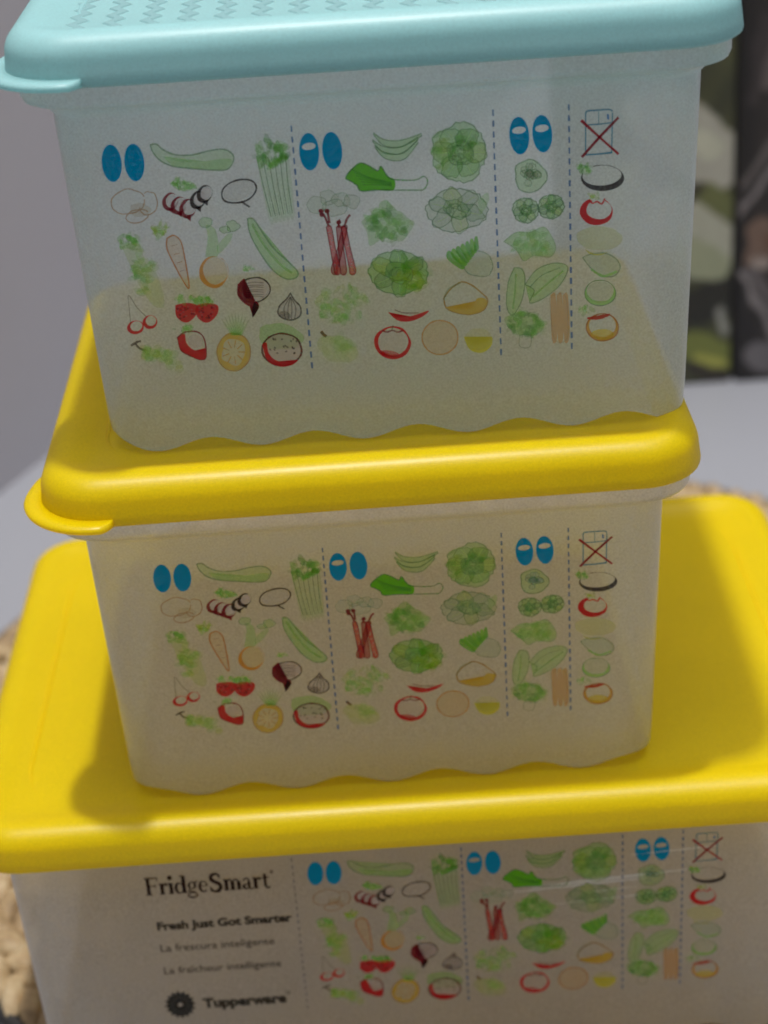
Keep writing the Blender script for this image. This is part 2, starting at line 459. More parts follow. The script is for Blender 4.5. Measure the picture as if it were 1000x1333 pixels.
def build_art():
    L = []
    def icon(name): A = Art(); L.append((name, A)); return A
    # blue vent symbols
    def vents(x0, y0, x1, y1, open0, open1):
        for x, y, o in ((x0, y0, open0), (x1, y1, open1)):
            A = icon('printed_vent_symbol')
            if o: A.band(ell(x, y, 13, 24.5, -4, 36), ell(x - 0.5, y - 7, 9, 4.6, -8, 36), BLUE, 1.0)
            else: A.poly(ell(x, y, 13, 24.5, -6, 36), BLUE, 1.0)
    vents(145, 214, 174.5, 213, 0, 0); vents(402.5, 199, 432.5, 197.5, 1, 0); vents(676.5, 178, 706.5, 175.5, 1, 1)
    # dashed dividers
    for (xa, ya), (xb, yb) in (((379, 165), (407, 487)), ((642, 144), (653, 470)), ((741, 137), (745, 462))):
        A = icon('printed_dashed_line'); n = 23
        for i in range(n):
            t0, t1 = i / n, (i + 0.58) / n
            A.line([(xa + (xb - xa) * t, ya + (yb - ya) * t) for t in (t0, (t0 + t1) / 2, t1)], 2.6, (70, 112, 168), 0.8)
    # --- first column
    A = icon('printed_courgette')
    o = loopc([(195, 190), (203, 189), (213, 197), (229, 203), (250, 203), (275, 197), (292, 196), (303, 203), (303, 213), (295, 222), (278, 223), (250, 221), (225, 218), (209, 211), (199, 200)])
    A.poly(o, LGR, 0.3)
    A.poly(loopc([(212, 205), (235, 212), (262, 212), (290, 208), (302, 210), (294, 221), (275, 222), (250, 220), (225, 217)]), LGR, 0.4)
    A.line(o, 2.0, OUT, 0.6, True)
    A = icon('printed_celery')
    for k in range(6):
        x = 334 + k * 7.5
        A.poly(loopc([(x - 1, 205), (x + 4, 203), (x + 22 - k * 2, 283 - k), (x + 15 - k * 2, 284 - k)]), LGR, 0.22)
        A.line(curve([(x, 205), (x + 9 - k, 245), (x + 19 - k * 2, 284 - k)]), 1.4, OUT, 0.55)
    leaves(A, 352, 201, 21, 17, 46, 8, (GRN, LGR, GRN, DGR), 0.42, 3)
    A = icon('printed_mushrooms')
    for e in (ell(166, 264, 22, 16, -8, 30, 0.08, 1), ell(193, 266, 12, 15, 10, 26, 0.15, 2, -130, 150), ell(178, 283, 15, 8, -12, 24, 0.2, 3)):
        A.line(e, 1.6, (188, 146, 104), 0.65)
    A.poly(ell(182, 275, 14, 9, 0, 18, 0.2, 4), (205, 180, 140), 0.3)
    A = icon('printed_radishes')
    for x, y, s, c in ((221, 264, 11, DRED), (232, 269, 11, DRED), (244, 273, 12, DRED), (257, 262, 11, BLK), (266, 254, 11, BLK)):
        crescent(A, x, y, s * 0.9, s * 1.1, s * 0.22, -s * 0.12, 0.74, c, 0.9, 20)
        A.poly([(x - 4, y + s * 0.9), (x + 5, y + s * 0.7), (x + 4, y + s * 1.4)], c, 0.9)
        A.poly(ell(x + 2, y - 1, s * 0.6, s * 0.75, 20, 16), (222, 205, 205), 0.45)
    leaves(A, 238, 241, 15, 7, 22, 6, (GRN, LGR), 0.45, 5)
    A = icon('printed_eggplant_outline')
    A.line(ell(311, 250.5, 23.5, 14.5, -17, 36, 0.04, 6), lambda t: 2.4, BLK, 0.85, True)
    A.line(curve([(314, 264), (320, 268), (325, 271)]), 2.6, BLK, 0.8)
    A.poly(ell(311, 250, 21, 12, -17), (205, 196, 190), 0.25)
    A = icon('printed_romaine')
    leaves(A, 168, 317, 17, 9, 30, 6, (LGR, GRN), 0.38, 8)
    A.poly(loopc([(158, 322), (180, 318), (190, 345), (205, 360), (214, 398), (200, 400), (182, 375), (170, 350)]), YGR, 0.3)
    leaves(A, 186, 355, 13, 30, 40, 8, (LGR, YGR, GRN), 0.28, 9)
    A = icon('printed_carrot')
    o = loopc([(217, 312), (226, 308), (235, 316), (240, 336), (246, 374), (241, 372), (226, 345), (217, 325)])
    A.poly(o, (236, 190, 130), 0.3); A.line(o, 2.0, (196, 122, 44), 0.7, True)
    for k in range(4): A.line([(222 + k * 4, 322 + k * 11), (231 + k * 3, 320 + k * 11)], 1.0, (196, 122, 44), 0.5)
    leaves(A, 209, 300, 11, 9, 24, 5, (YGR, LGR), 0.4, 11)
    A = icon('printed_kohlrabi')
    A.poly(ell(278, 356, 18, 20), (238, 196, 90), 0.3)
    crescent(A, 278, 356, 19, 21, 2.5, -2.5, 0.86, ORG, 0.75)
    A.poly(loopc([(267, 336), (270, 310), (268, 295), (280, 300), (284, 318), (283, 335)]), LGR, 0.45)
    A.poly(loopc([(282, 322), (294, 308), (303, 306), (298, 318), (285, 332)]), LGR, 0.4)
    for q in (ell(267, 291, 9, 6, 0, 16, 0.4, 3), ell(303, 296, 9, 7, 0, 16, 0.4, 4), ell(293, 301, 7, 5, 0, 14, 0.4, 5)):
        A.poly(q, LGR, 0.35); A.line(q, 1.2, OUT, 0.5, True)
    A = icon('printed_cucumber')
    o = loopc([(322, 286), (330, 287), (341, 303), (357, 326), (376, 343), (388, 356), (384, 364), (370, 364), (352, 350), (335, 325), (325, 305)])
    A.poly(o, LGR, 0.5); A.line(o, 1.9, OUT, 0.55, True)
    A.line(curve([(328, 293), (342, 318), (362, 343), (380, 357)]), 3.2, GRN, 0.4); A.line(curve([(334, 296), (350, 322), (372, 347)]), 1.2, (190, 210, 160), 0.7)
    A = icon('printed_beetroot')
    A.poly(ell(332, 378, 19, 15, -10), (214, 190, 188), 0.4)
    A.line(ell(331, 379, 21, 16, -10, 34, 0.06, 2), 2.0, BLK, 0.85, True)
    A.poly(loopc([(309, 372), (318, 364), (315, 378), (320, 390), (334, 394), (337, 402), (329, 414), (330, 404), (318, 397), (309, 386)]), DRED, 0.92)
    A.poly(loopc([(331, 395), (337, 401), (329, 415), (328, 404)]), BLK, 0.8)
    for k in range(7): A.line(curve([(320, 371 + k * 3), (330, 369 + k * 3 + (k % 2)), (343, 370 + k * 3)]), 1.0, (96, 60, 66), 0.6)
    leaves(A, 324, 352, 6, 4, 8, 4, (LGR,), 0.4, 12)
    A = icon('printed_garlic')
    o = loopc([(378, 383), (383, 392), (391, 401), (391, 412), (382, 418), (370, 417), (362, 410), (364, 400), (373, 391)])
    A.poly(o, (196, 184, 180), 0.4); A.line(o, 1.9, (66, 52, 52), 0.8, True)
    for dx in (-7, -2, 3, 8): A.line(curve([(378, 388), (377 + dx, 402), (377 + dx * 0.8, 417)]), 1.3, (70, 58, 56), 0.55)
    A.poly(ell(371, 412, 8, 5, 20), (90, 76, 76), 0.4)
    A = icon('printed_cherries')
    for x, y, rx, ry in ((176, 428, 11, 9), (195, 421, 9.5, 9)):
        crescent(A, x, y, rx, ry, 1.2, -1.6, 0.72, RED, 0.92, -10)
    A.line(curve([(170, 424), (168, 405), (167, 386), (178, 402), (190, 414)]), 1.2, (120, 110, 70), 0.6)
    A = icon('printed_raspberries')
    for x in (242, 269):
        A.poly(loopc([(x - 14, 399), (x, 396), (x + 14, 399), (x + 14, 410), (x + 5, 420), (x - 4, 421), (x - 13, 413)]), RED, 0.9)
        rnd = random.Random(int(x))
        for k in range(22): A.poly(ell(x + rnd.uniform(-11, 11), 408 + rnd.uniform(-9, 9), 1.5, 1.3, 0, 8), DRED if k % 2 else (220, 110, 110), 0.7)
    leaves(A, 255, 391, 27, 5, 26, 6, (GRN, LGR), 0.42, 14)
    A = icon('printed_strawberry')
    o = loopc([(231, 441), (241, 434), (257, 434), (266, 444), (268, 466), (262, 470), (250, 466), (236, 458)])
    A.line(o, 2.0, DRED, 0.85, True)
    A.poly(loopc([(231, 442), (240, 436), (242, 447), (250, 456), (262, 460), (267, 455), (268, 467), (260, 470), (248, 465), (235, 457)]), RED, 0.93)
    A.poly(ell(254, 446, 10, 9, 20), (222, 190, 180), 0.35)
    leaves(A, 240, 430, 14, 4, 12, 5, (LGR,), 0.38, 15)
    A = icon('printed_pineapple')
    A.poly(ell(304, 460, 20, 22), (240, 205, 90), 0.25)
    A.band(ell(304, 460, 22, 24, 0, 40, 0.08, 3), ell(304, 460, 15.5, 17, 0, 40, 0.2, 6), YEL, 0.6)
    A.line(ell(304, 460, 22, 24, 0, 40, 0.08, 3), 1.6, (190, 140, 20), 0.65, True)
    for k in range(9): t = k * 0.698; A.line([(304 + 6 * math.cos(t), 460 + 6 * math.sin(t)), (304 + 15 * math.cos(t), 460 + 16 * math.sin(t))], 1.4, (200, 150, 30), 0.55)
    for k in range(9): A.poly([(300 + k * 1.2, 438), (306 + k * 1.2, 438), (286 + k * 5, 414 - 8 * math.sin(k * 0.4))], LGR if k % 2 else GRN, 0.34)
    A = icon('printed_watermelon')
    A.poly(ell(365, 440, 30, 17, 5, 24, 0.15, 4), GRN, 0.42)
    A.poly(ell(367, 457, 25, 21, 0, 30), (214, 190, 176), 0.55)
    A.line(ell(367, 457, 26, 21, 0, 36, 0.05, 9), 2.4, (110, 40, 40), 0.85, True)
    A.poly(loopc([(341, 450), (347, 448), (349, 460), (358, 470), (374, 474), (388, 470), (380, 477), (364, 479), (348, 471)]), RED, 0.9)
    rnd = random.Random(4)
    for k in range(20): A.poly(ell(367 + rnd.uniform(-17, 19), 454 + rnd.uniform(-13, 12), 1.8, 1.2, rnd.uniform(0, 180), 7), (96, 60, 50), 0.6)
    A = icon('printed_grapes')
    A.line(curve([(170, 452), (178, 447), (183, 446)]), 3.0, (84, 66, 44), 0.8); A.line(curve([(176, 449), (181, 455), (189, 458)]), 3.0, (84, 66, 44), 0.8)
    rnd = random.Random(12)
    for k in range(30):
        t = rnd.random(); x, y = 186 + 48 * t, 458 + 16 * t + rnd.uniform(-9, 9)
        q = ell(x, y, 6, 5.5, 0, 12, 0.1, k); A.poly(q, LGR if k % 2 else YGR, 0.26)
    # --- second column
    A = icon('printed_green_beans')
    for dx, dy in ((0, 0), (-1, 9), (2, 17)):
        up_ = curve([(486 + dx, 174 + dy), (500 + dx, 183 + dy), (522 + dx, 184 + dy), (549 + dx - dy * 0.4, 175 + dy * 0.5)])
        lo_ = curve([(486 + dx, 176 + dy), (500 + dx, 191 + dy), (524 + dx, 192 + dy), (550 + dx - dy * 0.4, 178 + dy * 0.5)])
        A.band(up_, lo_, LGR, 0.38, False); A.line(up_, 1.5, OUT, 0.6); A.line(lo_, 1.5, OUT, 0.6)
    A = icon('printed_leek')
    o = loopc([(450, 234), (454, 226), (468, 214), (480, 217), (492, 224), (496, 218), (504, 230), (512, 235), (540, 236), (552, 231), (557, 238), (552, 248), (540, 249), (510, 249), (490, 249), (470, 250), (464, 242)])
    A.poly(loopc([(450, 234), (454, 226), (468, 214), (480, 217), (492, 224), (496, 218), (504, 230), (514, 236), (512, 249), (490, 249), (470, 250), (464, 242)]), (104, 200, 24), 1.1)
    A.line(o, 2.0, DGR, 0.65, True)
    for k in range(6): A.line(curve([(458 + k * 3, 222 + k * 4), (480 + k * 3, 232 + k * 2), (510, 239 + k)]), 1.1, DGR, 0.45)
    A = icon('printed_lettuce_head'); head(A, 599, 200, 37, 38, 21, LGR, GRN, 0.45)
    leaves(A, 574, 197, 10, 24, 14, 9, (YGR, GRN), 0.3, 22); leaves(A, 603, 190, 16, 14, 24, 7, (LGR, DGR), 0.28, 23)
    A = icon('printed_endive')
    for k, (x, y, r) in enumerate(((412, 268, 13), (428, 259, 12), (444, 262, 12), (458, 264, 11), (436, 272, 14))):
        q = ell(x, y, r, r * 0.8, 0, 20, 0.3, k + 3); A.poly(q, (196, 210, 180), 0.3); A.line(q, 1.2, OUT, 0.4, True)
    A = icon('printed_rhubarb')
    for xa, xb, c in ((449, 436, (176, 22, 46)), (428, 439, RED), (441, 447, (190, 24, 44)), (447, 459, RED)):
        o = loopc([(xa - 3.2, 297), (xa + 3.2, 297), ((xa + xb) / 2 + 3.4, 326), (xb + 4.2, 352), (xb + 2, 359), (xb - 3, 358), (xb - 4.4, 350), ((xa + xb) / 2 - 3.4, 326)], 4)
        A.poly(o, c, 0.62); A.line(o, 1.3, DRED, 0.85, True)
    for q in ([(428, 296), (423, 284), (417, 277)], [(429, 292), (427, 280), (426, 275)], [(441, 298), (441, 290), (443, 288)], [(448, 297), (452, 286), (456, 281)]):
        A.line(curve(q), 3.0, DRED, 0.85)
    for x, y in ((418, 276), (426, 276), (441, 291), (419, 281)): A.poly(ell(x, y, 3.5, 3, 0, 10, 0.3, x), DRED, 0.85)
    A = icon('printed_spinach')
    A.poly(loopc([(470, 290), (480, 282), (492, 278), (494, 266), (504, 262), (503, 276), (520, 276), (532, 286), (540, 292), (532, 306), (522, 316), (500, 312), (482, 322), (478, 305)]), GRN, 0.42)
    leaves(A, 507, 294, 27, 20, 50, 9, (GRN, LGR, DGR), 0.3, 31)
    A = icon('printed_savoy_cabbage'); head(A, 594, 274, 38, 28, 41, (160, 190, 140), DGR, 0.34)
    A.poly(loopc([(622, 262), (634, 252), (637, 262), (626, 280)]), LGR, 0.35)
    A = icon('printed_iceberg_lettuce'); head(A, 519, 357, 38, 29, 51, GRN, (76, 150, 30), 0.5)
    leaves(A, 534, 356, 20, 22, 26, 10, (GRN, YGR), 0.35, 52)
    A = icon('printed_bok_choy')
    q = ell(622, 345, 21, 17, 20, 26, 0.1, 5); A.poly(q, (180, 200, 160), 0.35); A.line(q, 1.5, OUT, 0.5, True)
    for k in range(7): A.poly(loopc([(606 + k * 3, 350 - k * 4), (600 + k * 3, 352 - k * 4), (582 + k * 6, 338 - k * 4.4), (586 + k * 6, 328 - k * 3)], 4), GRN if k % 2 else (96, 190, 40), 0.85)
    A = icon('printed_parsley'); leaves(A, 445, 398, 33, 25, 90, 6.5, (LGR, GRN, LGR, YGR), 0.3, 61)
    A = icon('printed_yellow_squash')
    o = loopc([(578, 390), (586, 379), (600, 369), (613, 372), (626, 382), (635, 392), (630, 405), (612, 411), (592, 408), (581, 402)])
    A.line(o, 2.0, (176, 132, 40), 0.7, True)
    A.poly(loopc([(580, 401), (592, 404), (612, 403), (622, 390), (634, 392), (630, 405), (612, 411), (592, 408)]), YEL, 0.7)
    A.line(curve([(578, 392), (584, 378), (600, 370)]), 2.2, OUT, 0.4)
    A = icon('printed_chilli')
    A.poly(loopc([(505, 408), (516, 414), (532, 414), (546, 410), (559, 406), (550, 414), (534, 420), (518, 419)]), RED, 0.92)
    A.line(curve([(514, 405), (526, 409), (545, 409)]), 1.4, DRED, 0.7)
    A = icon('printed_tomato')
    crescent(A, 511, 448, 24, 21.5, 1.2, -1.6, 0.83, RED, 0.93)
    A.line(curve([(497, 432), (504, 434), (511, 432), (518, 434), (525, 432)]), 2.0, DRED, 0.8); A.line([(510, 432), (512, 425)], 1.6, (80, 110, 50), 0.6)
    A.poly(ell(507, 462, 13, 4, 8), RED, 0.7); A.poly(ell(511, 447, 18, 16), (222, 190, 180), 0.25)
    A = icon('printed_orange')
    A.poly(ell(573, 441, 23, 22), (232, 180, 100), 0.28); A.line(ell(573, 441, 23.5, 22, 0, 32, 0.04, 3), 2.0, (206, 146, 60), 0.6, True)
    A = icon('printed_lemon')
    A.poly(loopc([(604, 440), (610, 448), (622, 450), (634, 446), (641, 440), (640, 452), (628, 461), (612, 457)]), (222, 214, 40), 0.75)
    A.poly(ell(623, 443, 19, 14, 0, 20, 0.1, 2), (226, 220, 110), 0.25)
    A = icon('printed_pear')
    A.line(curve([(418, 433), (421, 437), (425, 440)]), 4.0, (104, 72, 40), 0.85)
    A.poly(ell(440, 456, 25, 18, 15, 24, 0.25, 7), YGR, 0.26); leaves(A, 440, 456, 22, 16, 18, 9, (LGR, YGR), 0.16, 70)
    # --- third column
    A = icon('printed_cauliflower')
    q = ell(691, 231, 21, 21, 0, 30, 0.18, 4); A.poly(q, LGR, 0.38); A.line(q, 1.7, OUT, 0.6, True)
    rnd = random.Random(5)
    for k in range(16):
        t = rnd.uniform(0, 6.28); r = rnd.uniform(0, 12); q = ell(690 + r * math.cos(t), 229 + r * math.sin(t), 5, 4.5, 0, 12, 0.3, k); A.poly(q, (208, 218, 190), 0.4); A.line(q, 1.0, OUT, 0.55, True)
    A = icon('printed_brussels_sprouts')
    for x, y in ((685, 275), (718, 270)): head(A, x, y, 17, 16, int(x), GRN, DGR, 0.4)
    A = icon('printed_kale')
    A.poly(loopc([(656, 316), (672, 304), (690, 304), (708, 297), (718, 308), (724, 324), (716, 336), (696, 334), (682, 341), (672, 326)]), LGR, 0.5)
    leaves(A, 692, 318, 28, 15, 40, 8, (GRN, LGR, YGR), 0.24, 81); A.line(loopc([(656, 316), (672, 304), (690, 304), (708, 297), (718, 308), (724, 324), (716, 336), (696, 334), (682, 341), (672, 326)]), 1.3, OUT, 0.4, True)
    A = icon('printed_pea_pods')
    for o in (loopc([(670, 350), (680, 352), (684, 366), (680, 392), (668, 412), (660, 400), (662, 370)]), loopc([(684, 372), (700, 352), (724, 344), (740, 350), (730, 372), (708, 390), (690, 396), (696, 380)])):
        A.poly(o, LGR, 0.4); A.line(o, 1.5, OUT, 0.55, True)
    A.line(curve([(672, 358), (671, 380), (668, 404)]), 2.5, GRN, 0.4); A.line(curve([(694, 388), (712, 372), (734, 354)]), 2.5, GRN, 0.45); A.line(curve([(690, 376), (706, 360), (730, 350)]), 1.6, OUT, 0.45)
    A = icon('printed_broccoli')
    A.poly(ell(684, 424, 25, 16, 0, 30, 0.3, 8), GRN, 0.4); leaves(A, 684, 423, 23, 15, 50, 7, (GRN, LGR, DGR), 0.28, 91)
    A.line(loopc([(677, 438), (677, 452), (690, 453), (691, 437)]), 1.3, OUT, 0.45, True)
    A = icon('printed_peeled_carrots')
    for dx in (-8, 0, 8): 
        o = loopc([(728 + dx - 3, 386), (728 + dx + 4, 386), (731 + dx + 3, 440), (728 + dx - 1, 444)], 4); A.poly(o, (222, 160, 80), 0.5)
    A.line(loopc([(716, 390), (722, 386), (736, 386), (740, 420), (738, 444), (722, 442)]), 1.2, (190, 140, 70), 0.4, True)
    # --- fourth column
    A = icon('printed_crossed_out_fridge')
    A.line([(763, 150), (763, 203)], 2.0, (70, 140, 170), 0.8); A.line([(798, 148), (797, 201)], 2.0, (70, 140, 170), 0.8)
    A.line(curve([(763, 150), (765, 146), (775, 145), (794, 144), (798, 147)]), 2.2, (70, 140, 170), 0.8)
    A.line([(764, 164), (781, 163), (797, 161)], 1.8, (70, 140, 170), 0.8); A.line([(763, 203), (780, 202), (797, 200)], 2.4, (70, 140, 170), 0.85)
    A.line([(792, 150), (792.5, 157)], 3, (50, 120, 190), 0.9); A.line([(780, 146), (780, 162)], 1.2, (110, 170, 190), 0.6)
    A.line([(757, 158), (781, 180), (806, 202)], 3.6, (176, 18, 40), 0.95); A.line([(806, 154), (781, 180), (758, 206)], 3.6, (150, 16, 40), 0.95)
    A = icon('printed_aubergine')
    A.band(ell(785, 233, 28.5, 17, 0, 44, 0.04, 2, -115, 200), ell(784, 230, 25.5, 13, -3, 44, 0.03, 4, -115, 200), (60, 54, 58), 0.92, False)
    leaves(A, 761, 222, 10, 6, 14, 5, (GRN, LGR, DGR), 0.45, 101)
    A = icon('printed_red_pepper')
    A.band(ell(777, 277, 21.5, 18, 0, 44, 0.03, 5, -60, 245), ell(780.5, 274.5, 16.5, 12.5, 0, 44, 0.03, 6, -62, 240), RED, 0.95, False)
    A.line(curve([(767, 262), (772, 266), (778, 264), (784, 267), (788, 260)]), 2.0, RED, 0.9); leaves(A, 776, 257, 7, 4, 8, 4, (YGR,), 0.4, 102)
    A = icon('printed_banana')
    A.poly(ell(781, 312, 30, 16, 0, 26, 0.12, 8), (214, 214, 120), 0.38); A.poly(loopc([(762, 326), (770, 333), (786, 333), (800, 322), (790, 330), (776, 332)]), (220, 214, 70), 0.5)
    A = icon('printed_avocado')
    o = loopc([(759, 337), (768, 333), (788, 331), (803, 339), (808, 350), (800, 361), (784, 361), (770, 351)])
    A.poly(o, (170, 200, 160), 0.35); A.line(o, 1.6, OUT, 0.55, True); A.line(curve([(770, 352), (786, 361), (804, 355)]), 3.4, LGR, 0.5)
    A = icon('printed_lime')
    crescent(A, 782, 383, 20.5, 16.5, 0, -3, 0.86, LGR, 0.6); A.line(ell(782, 383, 20.5, 16.5, 0, 30, 0.05, 2), 1.5, OUT, 0.55, True); A.poly(ell(782, 382, 18, 14), (190, 206, 150), 0.3)
    A = icon('printed_mango')
    crescent(A, 785, 428, 21, 18, 0, -2.5, 0.84, (220, 160, 30), 0.75); A.poly(ell(785, 437, 15, 7), (230, 204, 60), 0.6)
    A.line(ell(785, 428, 21, 18, 0, 30, 0.04, 5), 1.6, (186, 110, 30), 0.65, True)
    A.line(curve([(765, 416), (780, 415), (795, 411)]), 5.5, (190, 50, 34), 0.9, taper=True); leaves(A, 764, 405, 11, 4, 8, 5, (LGR,), 0.35, 103)
    return L

ART = build_art()

def ink_mesh(name, shapes, to_mm, W, D, H, parent):
    """shapes in sketch units -> thin printed film that follows the front wall of a container."""
    hw = W / 2
    def on_wall(u, v, k):
        z = v / 1000.0; x = u / 1000.0
        half = wall_half(W, z); flat = half - BODY_R
        y = -(D / 2 - WALL_IN + DRAFT * z)
        e = min(abs(x) - flat, BODY_R * 0.95)
        if e > 0: y += BODY_R - math.sqrt(BODY_R ** 2 - e ** 2)
        return (x, y - 0.00012 - 0.000004 * k, H + z)
    V, F, C = [], [], []
    bm = bmesh.new(); lay = bm.loops.layers.float_color.new('ink')
    for k, (kind, data, c, a) in enumerate(shapes):
        if kind == 'p' and c[1] > c[0] and c[1] > c[2]: a = min(1.0, a * 0.84)          # the green fills are printed thin
        col = (lin(c[0]), lin(c[1]), lin(c[2]), a)
        fs = []
        if kind == 'p':
            vs_ = [bm.verts.new(on_wall(*to_mm(x, y), k)) for x, y in data]
            try: f = bm.faces.new(vs_)
            except ValueError: continue
            fs = bmesh.ops.triangulate(bm, faces=[f])['faces']
        elif kind == 'b':
            A, B, closed = data; n = len(A)
            va = [bm.verts.new(on_wall(*to_mm(x, y), k)) for x, y in A]; vb = [bm.verts.new(on_wall(*to_mm(x, y), k)) for x, y in B]
            for i in range(n if closed else n - 1):
                j = (i + 1) % n
                fs.append(bm.faces.new((va[i], va[j], vb[j], vb[i])))
        else:                                     # ready triangles: list of (verts, tris)
            vv, tt = data
            vb = [bm.verts.new(on_wall(*to_mm(x, y), k)) for x, y in vv]
            for t in tt:
                try: fs.append(bm.faces.new([vb[i] for i in t]))
                except ValueError: pass
        for f in fs:
            for l in f.loops: l[lay] = col
    me = bpy.data.meshes.new(name); bm.to_mesh(me); bm.free(); me.materials.append(M_INK)
    o = bpy.data.objects.new(name, me); COL.objects.link(o); o.parent = parent
    return o

# ------------------------------------------------------------------ lettering
def font_tris(txt, size, width, bold=0.0):
    """Outline of a line of type, scaled to a given width (mm), as triangles."""
    cu = bpy.data.curves.new('type', 'FONT'); cu.body = txt; cu.size = 1.0; cu.fill_mode = 'FRONT'; cu.offset = bold; cu.resolution_u = 3
    o = bpy.data.objects.new('type', cu); COL.objects.link(o)
    dg = bpy.context.evaluated_depsgraph_get(); me = o.evaluated_get(dg).to_mesh()
    vv = [(v.co.x, v.co.y) for v in me.vertices]; tt = [tuple(p.vertices) for p in me.polygons]
    o.evaluated_get(dg).to_mesh_clear(); bpy.data.objects.remove(o); bpy.data.curves.remove(cu)
    x0 = min(v[0] for v in vv); x1 = max(v[0] for v in vv); k = width / (x1 - x0)
    return [((x - x0) * k, y * size) for x, y in vv], tt

def serif_word():
    """'FridgeSmart' with the registered mark, as thick-and-thin strokes with bracketed serifs (em = 1, baseline 0)."""
    A = Art(); X = [0.0]
    def stem(x, y0, y1, w=0.155): A.poly([(x, y0), (x + w, y0), (x + w, y1), (x, y1)], BLK)
    def serif(x, y, w, h=0.05): A.poly([(x, y), (x + w, y), (x + w, y + h), (x, y + h)], BLK)
    def stroke(pts, w): A.line(curve(pts, 8), w, BLK)
    # F
    x = 0; stem(x + .06, 0, .72, .15); serif(x, 0, .28); serif(x, .685, .56); serif(x + .2, .36, .25, .045); stem(x + .52, .56, .70, .04); stem(x + .42, .30, .46, .035)
    # r
    x = .58; stem(x + .04, 0, .46); serif(x, 0, .22); serif(x, .43, .12); stroke([(x + .16, .34), (x + .24, .44), (x + .32, .44)], .07); A.poly(ell(x + .32, .40, .055, .055), BLK)
    # i (its dot a round drop set high)
    x = .96; stem(x + .04, 0, .46); serif(x, 0, .22); serif(x, .43, .12); A.poly(ell(x + .11, .68, .10, .10), BLK)
    # d
    x = 1.22; A.band(ell(x + .19, .23, .20, .245, 0, 30), ell(x + .22, .23, .10, .19, 0, 30), BLK); stem(x + .32, 0, .74); serif(x + .32, 0, .2); serif(x + .25, .71, .12)
    # g
    x = 1.76; A.band(ell(x + .19, .31, .18, .165, 0, 30), ell(x + .19, .31, .075, .125, 0, 30), BLK); A.band(ell(x + .18, -.10, .22, .13, 0, 30), ell(x + .18, -.09, .15, .075, 0, 30), BLK)
    stroke([(x + .08, .16), (x + .04, .08), (x + .18, .05), (x + .32, .02)], .06); stroke([(x + .3, .42), (x + .38, .47), (x + .43, .43)], .055)
    # e
    x = 2.22; A.band(ell(x + .19, .23, .20, .245, 0, 34, 0, 0, 5, 322), ell(x + .21, .24, .10, .195, 0, 34, 0, 0, 5, 322), BLK, 1, False); serif(x + .08, .24, .30, .035)
    # S
    x = 2.70; stroke([(x + .42, .56), (x + .36, .69), (x + .22, .72), (x + .08, .64), (x + .08, .50), (x + .22, .39), (x + .38, .30), (x + .44, .16), (x + .34, .02), (x + .18, -.01), (x + .05, .06), (x + .02, .18)], lambda t: .06 + .10 * math.sin(math.pi * t))
    stem(x + .42, .52, .70, .03); stem(x + .0, .0, .2, .03)
    # m
    x = 3.26; stem(x + .04, 0, .46); serif(x, 0, .22); serif(x, .43, .12)
    for k in (0, .26): stroke([(x + .15 + k, .34), (x + .22 + k, .44), (x + .31 + k, .43), (x + .36 + k, .32)], .06); stem(x + .30 + k, 0, .36); serif(x + .26 + k, 0, .21)
    # a
    x = 4.04; stem(x + .22, .06, .36, .12); stroke([(x + .06, .36), (x + .14, .45), (x + .26, .44), (x + .28, .34)], .06); A.band(ell(x + .15, .11, .16, .125, 0, 26), ell(x + .18, .12, .06, .08, 0, 26), BLK); stroke([(x + .28, .08), (x + .34, .0), (x + .42, .03)], .06)
    # r
    x = 4.48; stem(x + .04, 0, .46); serif(x, 0, .22); serif(x, .43, .12); stroke([(x + .16, .34), (x + .24, .44), (x + .32, .44)], .07); A.poly(ell(x + .32, .40, .055, .055), BLK)
    # t
    x = 4.86; stem(x + .08, .06, .60, .12); serif(x, .42, .32, .045); stroke([(x + .14, .08), (x + .22, .0), (x + .34, .05)], .07)
    # registered mark
    x = 5.30; A.band(ell(x, .66, .075, .075, 0, 20), ell(x, .66, .05, .05, 0, 20), BLK); stem(x - .025, .62, .70, .02); A.poly(ell(x + .008, .675, .022, .022, 0, 8), BLK)
    return A

def rosette(cx, cy, r):
    A = Art(); n = 16; P = []; Q = []
    for i in range(n * 4):
        t = 2 * math.pi * i / (n * 4); k = 1.0 + 0.085 * (1 if i % 4 in (0, 1) else -1)
        P.append((cx + r * k * math.cos(t), cy + r * 0.98 * k * math.sin(t))); Q.append((cx + r * 0.17 * math.cos(t), cy + r * 0.15 * math.sin(t)))
    A.band(P, Q, (52, 54, 56), 0.95)
    for i in range(n):
        t = 2 * math.pi * (i + 0.5) / n
        A.line([(cx + r * q * math.cos(t), cy + r * q * math.sin(t)) for q in (0.45, 0.65, 0.86)], r * 0.05, (120, 120, 118), 0.7)
    return A

# ------------------------------------------------------------------ containers
def container(loc, rz, W, D, H, lid_mat, label, art_map, tab=True, waves=26.5, phase=0.0, base_mat=None, rim=0.0):
    root = empty('storage_container', loc, rz)
    tag(root, label, 'container', 'stacked lidded storage containers')
    body = body_mesh(W, D, H, root, waves, phase, base_mat=base_mat, rim=rim)
    lid = lid_mesh(W, D, 'container_lid', lid_mat, root, H)
    if tab: lid_tab(W, D, lid_mat, lid, H)
    for s in (-1, 1): crease(W, D, s, lid_mat, lid, H)
    for name, A in ART:
        ink_mesh(name, A.sh, lambda x, y: art_map(*sheet_mm(x, y)), W, D, H, body)
    return root, body, lid

